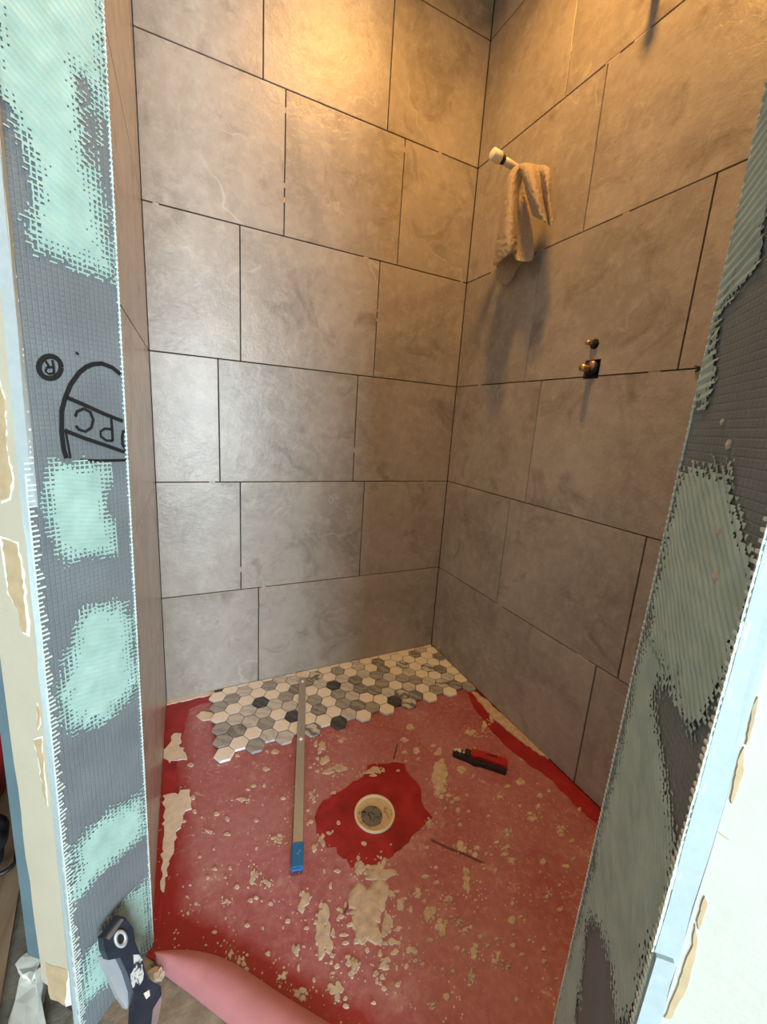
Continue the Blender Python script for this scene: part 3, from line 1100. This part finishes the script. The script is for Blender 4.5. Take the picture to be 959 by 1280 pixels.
for (u, v, ru, rv) in more_:
    c0 = hz(u, v)
    if c0.x > -0.03 or c0.x < -Wd + 0.03 or c0.y > -0.80 * S: continue
    if (c0 - A).dot(Vector((r2, r2, 0))) < 0.012: continue
    if (c0 - Vector((-1.507 * S, -1.685 * S, 0))).length < 0.075: continue
    n = 12 if max(ru, rv) > 2.5 else 8
    ph = rb.uniform(0, 9)
    ring, ring2 = [], []
    hgt = rb.uniform(0.0017, 0.0026)
    for t in range(n):
        a = 2 * math.pi * t / n
        k_ = 1 + 0.55 * mnoise.noise(Vector((math.cos(a) * 1.1 + ph, math.sin(a) * 1.1, ph))) + rb.uniform(-0.10, 0.10)
        p = hz(u + ru * k_ * math.cos(a), v + rv * k_ * math.sin(a))
        ring.append(bm.verts.new((p.x, p.y, 0.0002)))
        q = c0 + (p - c0) * 0.80
        ring2.append(bm.verts.new((q.x, q.y, hgt)))
    for t in range(n):
        bm.faces.new((ring[t], ring[(t + 1) % n], ring2[(t + 1) % n], ring2[t]))
    bm.faces.new(ring2)
tag(bm_obj('thinset_spatter', bm, M_THIN, floor), kind='stuff')
# dark scratches
bm = bmesh.new()
for pts in ([(430, 1142), (440, 1125), (447, 1108)], [(539, 1050), (560, 1060), (585, 1070), (606, 1080)], [(492, 950), (497, 930)]):
    ribbon(bm, [hz(*p) for p in pts], 0.0045, UP, 0.0018)
tag(bm_obj('scratch_mark', bm, plain('dark_scuff', (0.13, 0.05, 0.045), 0.7), floor), kind='stuff')

# ------------------------------------------------------------------ drain
dc = (hz(442, 1018) + hz(495, 1018)) / 2
dc = Vector((-1.507 * S, -1.688 * S, 0))
dr = empty('shower_drain', dc)
tag(dr, 'round cream floor drain with dirty plug set in the red floor', 'drain')
R0 = 0.1375 * S
lathe_obj('rim', [(R0 * 0.99, 0.0), (R0, 0.004), (R0 * 0.985, 0.0065), (R0 * 0.90, 0.0065), (R0 * 0.875, 0.004), (R0 * 0.87, 0.001)], M_DRIM, dr, 48)
lathe_obj('bowl', [(R0 * 0.88, 0.0035), (R0 * 0.80, 0.0025), (R0 * 0.62, 0.0022), (R0 * 0.45, 0.0018), (0, 0.0016)], M_DRAIN, dr, 48)
bm = bmesh.new()
pr_ = R0 * 0.52
cx0, cy0 = -0.010, -0.0040
n = 26
ring = []
for i in range(n):
    a = 2 * math.pi * i / n
    rr = pr_ * (1 + 0.06 * mnoise.noise(Vector((math.cos(a) * 2, math.sin(a) * 2, 3))))
    ring.append((cx0 + rr * math.cos(a), cy0 + rr * math.sin(a)))
b_prism(bm, [(x, y, 0.0019) for x, y in ring], Vector((0, 0, 0.0030)))
pg_ = bm_obj('plug', bm, M_PLUG, dr)
bm = bmesh.new()
for pts in ([(-0.020, 0.004), (-0.015, -0.004), (-0.016, -0.014)], [(-0.008, 0.006), (-0.006, -0.002), (0.000, -0.004)], [(-0.004, -0.012), (0.002, -0.015), (0.004, -0.010)]):
    ribbon(bm, [(x, y, 0.0050) for x, y in pts], 0.003, UP, 0.0003)
bm_obj('crack', bm, M_INK, pg_)
for a in (0.9, 2.5, 4.1, 5.6):
    o = lathe_obj('screw', [(0.0028, 0.0020), (0.0028, 0.0036), (0, 0.0038)], M_THIN, dr, 10)
    o.location = (R0 * 0.72 * math.cos(a), R0 * 0.72 * math.sin(a), 0)

# ------------------------------------------------------------------ straightedge lying on the floor
pa, pb = hz(378.5, 846, 0.018), hz(371.5, 1086, 0.018)
ax = (pb - pa); Ls = ax.length; ax.normalize()
sd = ax.cross(UP).normalized()
st = empty('straightedge', (pa.x, pa.y, 0.0))
tag(st, 'aluminium straightedge bar with blue end cap lying across hexagon tiles', 'straightedge')
Ms = Matrix((ax, UP.cross(ax), UP)).transposed().to_4x4()
st.rotation_euler = Ms.to_euler()
st.location = (pa.x, pa.y, 0.0096)
hw = 0.0122
CAPL = 0.055
bm = bmesh.new()
b_box(bm, (0.004, -hw, 0), (Ls - CAPL, hw, 0.0095))
bmesh.ops.bevel(bm, geom=bm.edges[:], offset=0.0012, segments=1, affect='EDGES')
bm_obj('bar', bm, M_ALU, st)
bm = bmesh.new()
b_box(bm, (Ls - CAPL - 0.004, -hw - 0.0018, -0.0012), (Ls, hw + 0.0018, 0.0112))
bmesh.ops.bevel(bm, geom=bm.edges[:], offset=0.003, segments=2, affect='EDGES')
tag(bm_obj('end_cap', bm, M_BLUE, st), 'scuffed blue plastic end cap')
for xx in ((hz(378, 924, 0.018) - pa).dot(ax), 0.03):
    o = lathe_obj('rivet', [(0.0055, 0.0093), (0.0052, 0.0118), (0.003, 0.0132), (0, 0.0136)], M_GRIM, st, 14)
    o.location = (xx, 0, 0)

# ------------------------------------------------------------------ red cutter on the floor
ka, kb = hz(567, 938, 0.008), hz(634, 961, 0.008)
kx = (kb - ka); Lk = kx.length; kx.normalize()
kn = empty('utility_knife', (ka.x, ka.y, 0.0008))
kn.rotation_euler = Matrix((kx, UP.cross(kx), UP)).transposed().to_euler()
tag(kn, 'red and black handled cutter with plaster crusted head on red floor', 'cutter')
U = Lk


def prof(name, outline, z0, z1, mat, bev=0.0):
    bm = bmesh.new()
    b_prism(bm, [(x * U, y * 1.45, z0) for x, y in outline], Vector((0, 0, z1 - z0)))
    return bm_obj(name, bm, mat, kn)


prof('blade_body', [(0.0, -0.010), (0.05, -0.013), (0.30, -0.014), (0.42, -0.018), (0.55, -0.014), (0.98, -0.013), (1.0, -0.004), (0.5, 0.0), (0.3, 0.004), (0.05, 0.006), (0.0, 0.002)], 0.0, 0.013, M_BLACK)
hd = prof('handle', [(0.33, -0.006), (0.40, -0.010), (0.47, -0.006), (0.55, -0.005), (0.98, -0.006), (1.0, 0.002), (0.98, 0.015), (0.80, 0.015), (0.60, 0.013), (0.40, 0.012), (0.34, 0.010)], 0.0132, 0.023, M_REDP)
bm = bmesh.new()
b_prism(bm, [(x * U, y, 0.0231) for x, y in ((0.60, 0.009), (0.80, 0.011), (0.80, 0.016), (0.62, 0.015))], Vector((0, 0, 0.0006)))
bm_obj('slider_slot', bm, M_BLACK, hd)
bm = bmesh.new()
for i in range(11):
    x = rb.uniform(0.01, 0.20) * U
    y = rb.uniform(-0.004, 0.006)
    bmesh.ops.create_icosphere(bm, subdivisions=1, radius=rb.uniform(0.003, 0.006), matrix=Matrix.Translation((x, y, rb.uniform(0.012, 0.015))))
tag(bm_obj('plaster_crust', bm, M_THINW, kn), kind='stuff')
prof('collar', [(0.22, -0.008), (0.32, -0.010), (0.33, 0.008), (0.22, 0.009)], 0.0132, 0.019, M_BLACK)

# ------------------------------------------------------------------ valve openings on the right wall
va = empty('shower_valve', (0, VALVE_Y * S, VALVE_Z * S))
tag(va, 'rough-in valve in a square hole cut in the right wall tiles', 'valve')
box_obj('cavity', (0.0086, -0.0242, -0.0270), (0.0098, 0.0240, 0.0225), M_HOLE, va)
tube_obj('valve_body', [(0.009, 0.0, 0.001), (-0.006, 0.0, 0.001)], [0.019, 0.017], M_BLACK, va, 18)
tube_obj('valve_ring', [(-0.004, -0.003, 0.006), (-0.0115, -0.003, 0.006)], [0.0135, 0.012], plain('copper_ring', (0.42, 0.25, 0.19), 0.4, 0.6), va, 18)
tube_obj('stem', [(-0.008, 0.003, -0.002), (-0.036, 0.003, -0.002)], [0.0095, 0.0085], M_BRASS, va, 16)
box_obj('thinset_lip', (-0.0012, -0.024, 0.0226), (0.006, 0.015, 0.026), M_THIN, va)

dv = empty('diverter_stub', (0, -1.598 * S, 3.217 * S))
tag(dv, 'small brass stub in a chipped round hole above the valve', 'pipe stub')
lathe_obj('hole', [(0.0, 0.0006), (0.0135, 0.0006), (0.0135, -0.001)], M_HOLE, dv, 8, Matrix.Rotation(math.radians(-90), 4, 'Y'))
bm = bmesh.new()
rg = random.Random(8)
out = []
for i in range(22):
    a = 2 * math.pi * i / 22
    rr = 0.0165 + rg.uniform(-0.001, 0.0018) + (0.009 if 0.25 < a / math.pi < 0.95 and False else 0)
    y, z = rr * math.cos(a), rr * math.sin(a)
    if y < -0.004 and z > 0.004: y *= 1.35; z *= 1.3
    out.append((-0.0004, y, z))
b_prism(bm, out, Vector((0.0006, 0, 0)))
bm_obj('chipped_rim', bm, M_THIN, dv)
tube_obj('nut', [(0, 0, 0), (-0.009, 0, 0)], 0.0105, M_BLACK, dv, 6, False)
tube_obj('stem', [(-0.006, 0.001, 0.0), (-0.030, 0.001, 0.0)], [0.0062, 0.0055], M_BRASS, dv, 14)

# dark scrap of wire at the end of the course line by the right jamb
bm = bmesh.new()
p0 = hit(878, 459, Vector((-0.004, 0, 0)), Vector((1, 0, 0)))
for q in ((0.0, 0.016, 0.004), (0.0, -0.014, 0.002), (0.0, 0.012, -0.008)):
    b_tube(bm, [p0, p0 + Vector(q)], [0.0028, 0.0015], 6)
ws = bm_obj('tile_spacer', bm, M_BLACK)
tag(ws, 'small black spacer wedged in the wall tile joint by the jamb', 'spacer')

# ------------------------------------------------------------------ pipe stubs and the towel
PB = hit(664, 221, Vector((0, 0, 0)), Vector((1, 0, 0)))
ps = empty('pipe_stub', PB)
tag(ps, 'capped pipe stub holding the tan towel on the right wall', 'pipe')
PL = 0.40 * S
PD = Vector((-1, 0.0, 0.10)).normalized()
tube_obj('pipe', [PD * -0.0, PD * (PL - 0.030)], 0.0105, M_PIPE, ps, 16)
tube_obj('dark_band', [PD * (PL - 0.040), PD * (PL - 0.026)], 0.0120, M_BLACK, ps, 16)
tube_obj('cap', [PD * (PL - 0.027), PD * (PL - 0.024), PD * (PL + 0.002), PD * (PL + 0.004)], [0.0140, 0.0162, 0.0158, 0.0135], M_CAP, ps, 18)

sa = empty('shower_arm_stub', hit(824, -26, Vector((0, 0, 0)), Vector((1, 0, 0))))
tag(sa, 'bare shower arm stub high on the right wall above the valve', 'pipe')
tube_obj('pipe', [(0.0, 0, 0), (-0.060, 0, 0.0)], 0.0105, M_BRASS, sa, 14)
tube_obj('cap', [(-0.058, 0, 0.0), (-0.072, 0, 0.0)], [0.0135, 0.0125], M_CAP, sa, 14)


def cloth(name, rows, mat, parent, thick=0.0045, flip=1):
    """rows: list of rows of (u, v, depth from the right wall)"""
    g = [[hit(u, v, Vector((-d, 0, 0)), Vector((1, 0, 0))) for u, v, d in r] for r in rows]
    vs_, fs = [], []
    nr, nc = len(g), len(g[0])
    for r in g: vs_ += r
    for i in range(nr - 1):
        for j in range(nc - 1):
            fs.append((i * nc + j, i * nc + j + 1, (i + 1) * nc + j + 1, (i + 1) * nc + j))
    o = mesh_obj(name, vs_, fs, mat, parent, True)
    sol = o.modifiers.new('thickness', 'SOLIDIFY'); sol.thickness = thick; sol.offset = 0
    ss = o.modifiers.new('smooth', 'SUBSURF'); ss.levels = 4; ss.render_levels = 4
    tx = bpy.data.textures.new('pile', 'CLOUDS'); tx.noise_scale = 0.009
    dm = o.modifiers.new('pile', 'DISPLACE'); dm.texture = tx; dm.strength = 0.0045; dm.texture_coords = 'LOCAL'
    return o


tw = empty('towel', (0, 0, 0))
tag(tw, 'small tan terry towel slung over the capped pipe', 'towel')
# long side, hanging towards the back corner; columns run from the room side to the wall side
cloth('long_panel', [
    [(645, 208, .085), (649, 205, .090), (653, 205, .075), (657, 206, .062), (661, 209, .050)],
    [(637, 214, .095), (642, 212, .112), (647, 214, .095), (651, 218, .060), (656, 222, .055)],
    [(632, 232, .096), (637, 229, .125), (643, 230, .112), (648, 237, .048), (656, 245, .062)],
    [(627, 258, .090), (634, 255, .132), (643, 255, .118), (647, 262, .040), (662, 268, .064)],
    [(622, 288, .084), (632, 284, .138), (643, 282, .124), (646, 292, .036), (668, 296, .060)],
    [(618, 316, .078), (630, 308, .140), (643, 303, .126), (645, 318, .040), (669, 318, .058)],
    [(614, 339, .072), (628, 324, .134), (643, 313, .122), (641, 327, .060), (667, 329, .056)]], M_TERRY, tw)
cloth('short_panel', [
    [(646, 207, .080), (653, 203, .092), (662, 203, .088), (671, 206, .070), (678, 206, .062), (686, 208, .056)],
    [(651, 214, .096), (658, 211, .118), (667, 212, .112), (673, 216, .060), (680, 210, .090), (689, 214, .066)],
    [(655, 230, .098), (662, 230, .126), (672, 232, .114), (676, 238, .044), (683, 226, .100), (689, 228, .070)],
    [(659, 246, .092), (667, 248, .126), (676, 247, .110), (679, 248, .042), (684, 243, .096), (688, 244, .066)],
    [(664, 263, .086), (671, 264, .116), (679, 266, .102), (682, 264, .046), (686, 262, .088), (690, 262, .064)],
    [(667, 271, .080), (675, 275, .104), (682, 279, .094), (686, 282, .056), (689, 283, .078), (693, 286, .062)]], M_TERRY, tw)
cloth('back_fold', [
    [(646, 209, .050), (655, 209, .045), (664, 212, .040)],
    [(642, 240, .055), (652, 242, .040), (660, 248, .030)],
    [(636, 290, .055), (648, 292, .034), (664, 298, .024)],
    [(622, 326, .052), (640, 326, .030), (662, 322, .020)],
    [(617, 338, .050), (636, 344, .028), (648, 332, .018)],
    [(618, 348, .046), (630, 360, .026), (640, 352, .016)]], M_TERRY, tw)

# ------------------------------------------------------------------ pink liner flap along the threshold
edge = [(192, 1192), (215, 1187), (250, 1188), (285, 1198), (320, 1220), (350, 1242), (385, 1262), (430, 1290), (480, 1325)]
low = [(194, 1206), (212, 1222), (238, 1240), (262, 1260), (288, 1280), (312, 1300), (345, 1325), (385, 1350), (440, 1385)]
bm = bmesh.new()
grid = []
for (e, l_) in zip(edge, low):
    a, b = hz(*e, 0.012), hz(*l_, 0.006)
    row = []
    for k_ in range(7):
        t = k_ / 6
        p = a.lerp(b, t)
        p.z = 0.004 + 0.022 * math.sin(math.pi * (0.12 + 0.88 * t)) ** 0.7 if t < 0.999 else -0.004
        row.append(bm.verts.new(p))
    grid.append(row)
for a, b in zip(grid, grid[1:]):
    for k_ in range(6):
        bm.faces.new((a[k_], a[k_ + 1], b[k_ + 1], b[k_]))
lf = bm_obj('liner_flap', bm, M_PINK, None, True)
tag(lf, 'pink liner flap folded over the threshold beside the grey jamb', 'liner')
sol = lf.modifiers.new('thickness', 'SOLIDIFY'); sol.thickness = 0.003; sol.offset = -1
ss = lf.modifiers.new('smooth', 'SUBSURF'); ss.levels = 2; ss.render_levels = 2

# ------------------------------------------------------------------ scraper leaning on the left jamb
Q = hit(140, 1170, A + NL * 0.020, NL)
NT = (NL * math.cos(0.45) + UP * math.sin(0.45)).normalized()     # it leans
def jl3(u, v, h=0.0): return hit(u, v, Q, NT) + NT * h
sc = empty('scraper', hit(170, 1300, Q, NT))
scI = sc.matrix_basis.copy()
loc0 = sc.location.copy()
tag(sc, 'dark scraper with a ring hole, plaster spotted, leaning on the grey jamb', 'scraper')
def tool(name, pix, h0, h1, mat, parent=sc, bev=0.0):
    bm = bmesh.new()
    b_prism(bm, [jl3(u, v, h0) - loc0 for u, v in pix], NT * (h1 - h0))
    if bev:
        bmesh.ops.bevel(bm, geom=[e for e in bm.edges], offset=bev, segments=2, affect='EDGES', clamp_overlap=True)
    return bm_obj(name, bm, mat, parent)
tool('shank', [(127, 1196), (144, 1193), (160, 1225), (164, 1250), (160, 1262), (150, 1248), (138, 1222)], -0.012, -0.002, M_SIDE)
tool('handle', [(122, 1172), (144, 1144), (150, 1146), (160, 1160), (162, 1176), (170, 1196), (178, 1222), (194, 1231), (195, 1242), (184, 1260), (178, 1312), (158, 1312), (161, 1262), (160, 1240), (152, 1215), (143, 1196), (129, 1199), (124, 1188)], 0.0, 0.014, M_TOOLD)
tool('plaster_splash', tear([(160, 1192), (168, 1190), (174, 1215), (170, 1228), (160, 1234), (157, 1218)], None, None, 71, 2.0), 0.0141, 0.0150, M_TOOL)
tool('plaster_splash', tear([(173, 1240), (178, 1236), (180, 1243), (175, 1247)], None, None, 72, 1.0), 0.0141, 0.0150, M_THINW)
tool('end_plate', [(125, 1171), (144, 1147), (147, 1149), (129, 1174)], 0.0141, 0.0158, M_STEEL)
ctr = (143.5, 1172.5)
bm = bmesh.new()
rings = []
for rr, hh in ((8.6, 0.0141), (8.6, 0.0165), (5.2, 0.0165), (4.6, 0.0145)):
    rings.append([bm.verts.new(jl3(ctr[0] + rr * 0.95 * math.cos(t * math.pi / 12), ctr[1] + rr * 1.35 * math.sin(t * math.pi / 12), hh) - loc0) for t in range(24)])
for a, b in zip(rings, rings[1:]):
    for t in range(24): bm.faces.new((a[t], a[(t + 1) % 24], b[(t + 1) % 24], b[t]))
tag(bm_obj('ring', bm, M_SIDE, sc, True), 'pale metal ring round the hole')
tool('hole', [(ctr[0] + 4.7 * 0.95 * math.cos(t * math.pi / 10), ctr[1] + 4.7 * 1.35 * math.sin(t * math.pi / 10)) for t in range(20)], 0.0141, 0.0146, M_HOLE)
tool('blade', [(174, 1272), (196, 1244), (199, 1248), (186, 1318), (172, 1318)], 0.004, 0.007, M_STEEL)

# ------------------------------------------------------------------ rubble by the left stub
def chunk(name, pix, z, h, mat, seed, label):
    rg = random.Random(seed)
    pts = [hz(u, v, z) for u, v in pix]
    bm = bmesh.new()
    b_prism(bm, pts, Vector((0, 0, -h)))
    bmesh.ops.subdivide_edges(bm, edges=bm.edges[:], cuts=1)
    for v in bm.verts:
        v.co += Vector((rg.uniform(-1, 1), rg.uniform(-1, 1), rg.uniform(-0.6, 0.6))) * 0.0022
    o = bm_obj(name, bm, mat)
    return tag(o, label, 'rubble', 'torn drywall scraps by the left stub wall' if name == 'drywall_scrap' else 'mortar crumbs beside the scraper')
chunk('drywall_scrap', [(20, 1206), (34, 1190), (50, 1200), (46, 1212), (38, 1224), (28, 1218)], 0.012, 0.022, M_SCRAP, 1, 'white drywall scrap lying below the teal corner board')
chunk('drywall_scrap', [(12, 1272), (24, 1232), (26, 1218), (42, 1224), (50, 1240), (48, 1290), (8, 1300)], 0.004, 0.014, M_SCRAP, 2, 'long torn white drywall scrap on the tan wooden floor')
chunk('drywall_scrap', [(44, 1214), (56, 1204), (58, 1220), (52, 1250), (58, 1290), (46, 1290), (46, 1240)], 0.010, 0.020, M_GYPSUM, 3, 'crumbling gypsum sliver at the foot of the cream strip')
chunk('mortar_crumb', [(186, 1212), (200, 1206), (206, 1214), (202, 1222), (190, 1224)], 0.006, 0.016, M_THIN, 4, 'tan mortar crumb beside the pink liner and scraper')
chunk('mortar_crumb', [(192, 1218), (200, 1210), (203, 1217), (196, 1226)], 0.013, 0.006, M_THINW, 5, 'pale chip on the concrete beside the scraper')

# bucket and black bag in the next room
bk = empty('bucket', (-Wd - 0.60, -0.22, -0.001))
pb_ = hz(-22, 985, 0.14)
bk.location = (-1.407 - 0.118, -0.23, 0.0095)
tag(bk, 'bright red plastic bucket beyond the teal corner board', 'bucket')
lathe_obj('body', [(0.0, 0.002), (0.105, 0.002), (0.13, 0.26), (0.125, 0.26), (0.10, 0.01), (0, 0.01)], M_BUCK, bk, 32)
lathe_obj('rim', [(0.130, 0.245), (0.138, 0.248), (0.138, 0.262), (0.124, 0.262)], M_BUCK, bk, 32)
bg = empty('tool_bag', (-1.353 - 0.085, -0.46, 0.0095))
tag(bg, 'crumpled black bag with cord on the tan wooden floor', 'bag')
bm = bmesh.new()
bmesh.ops.create_icosphere(bm, subdivisions=4, radius=1.0)
for v in bm.verts:
    d = v.co.copy()
    k_ = 1 + 0.28 * mnoise.noise(d * 2.3) + 0.10 * mnoise.noise(d * 6)
    v.co = Vector((d.x * 0.085 * k_, d.y * 0.085 * k_, max(0.0, 0.055 + d.z * 0.06 * k_)))
bm_obj('body', bm, M_BAG, bg, True)
c0 = bg.location
tube_obj('cord', [hz(u, v, 0.02) - c0 for u, v in ((-30, 1096), (-8, 1096), (6, 1090), (14, 1084), (20, 1076), (21, 1062))], 0.0045, M_BLACK, bg, 8)

# ------------------------------------------------------------------ recessed lamp above the shower
lm_ = empty('recessed_light', LAMP_POS)
tag(lm_, 'round recessed downlight in the ceiling above the shower', 'ceiling light')
lathe_obj('trim', [(0.095, 0.012), (0.095, 0.004), (0.085, 0.0), (0.072, 0.003), (0.070, 0.012)], M_GRIM, lm_, 36)
lathe_obj('lens', [(0.0, 0.009), (0.071, 0.009)], M_LENS, lm_, 36)
sl = bpy.data.lights.new('lamp', 'SPOT')
sl.energy = LAMP_POWER
sl.color = LAMP_COL
sl.spot_size = math.radians(154)
sl.spot_blend = 0.85
sl.shadow_soft_size = 0.065
slo = bpy.data.objects.new('lamp', sl)
link(slo, lm_)
slo.location = (0, 0, -0.012)
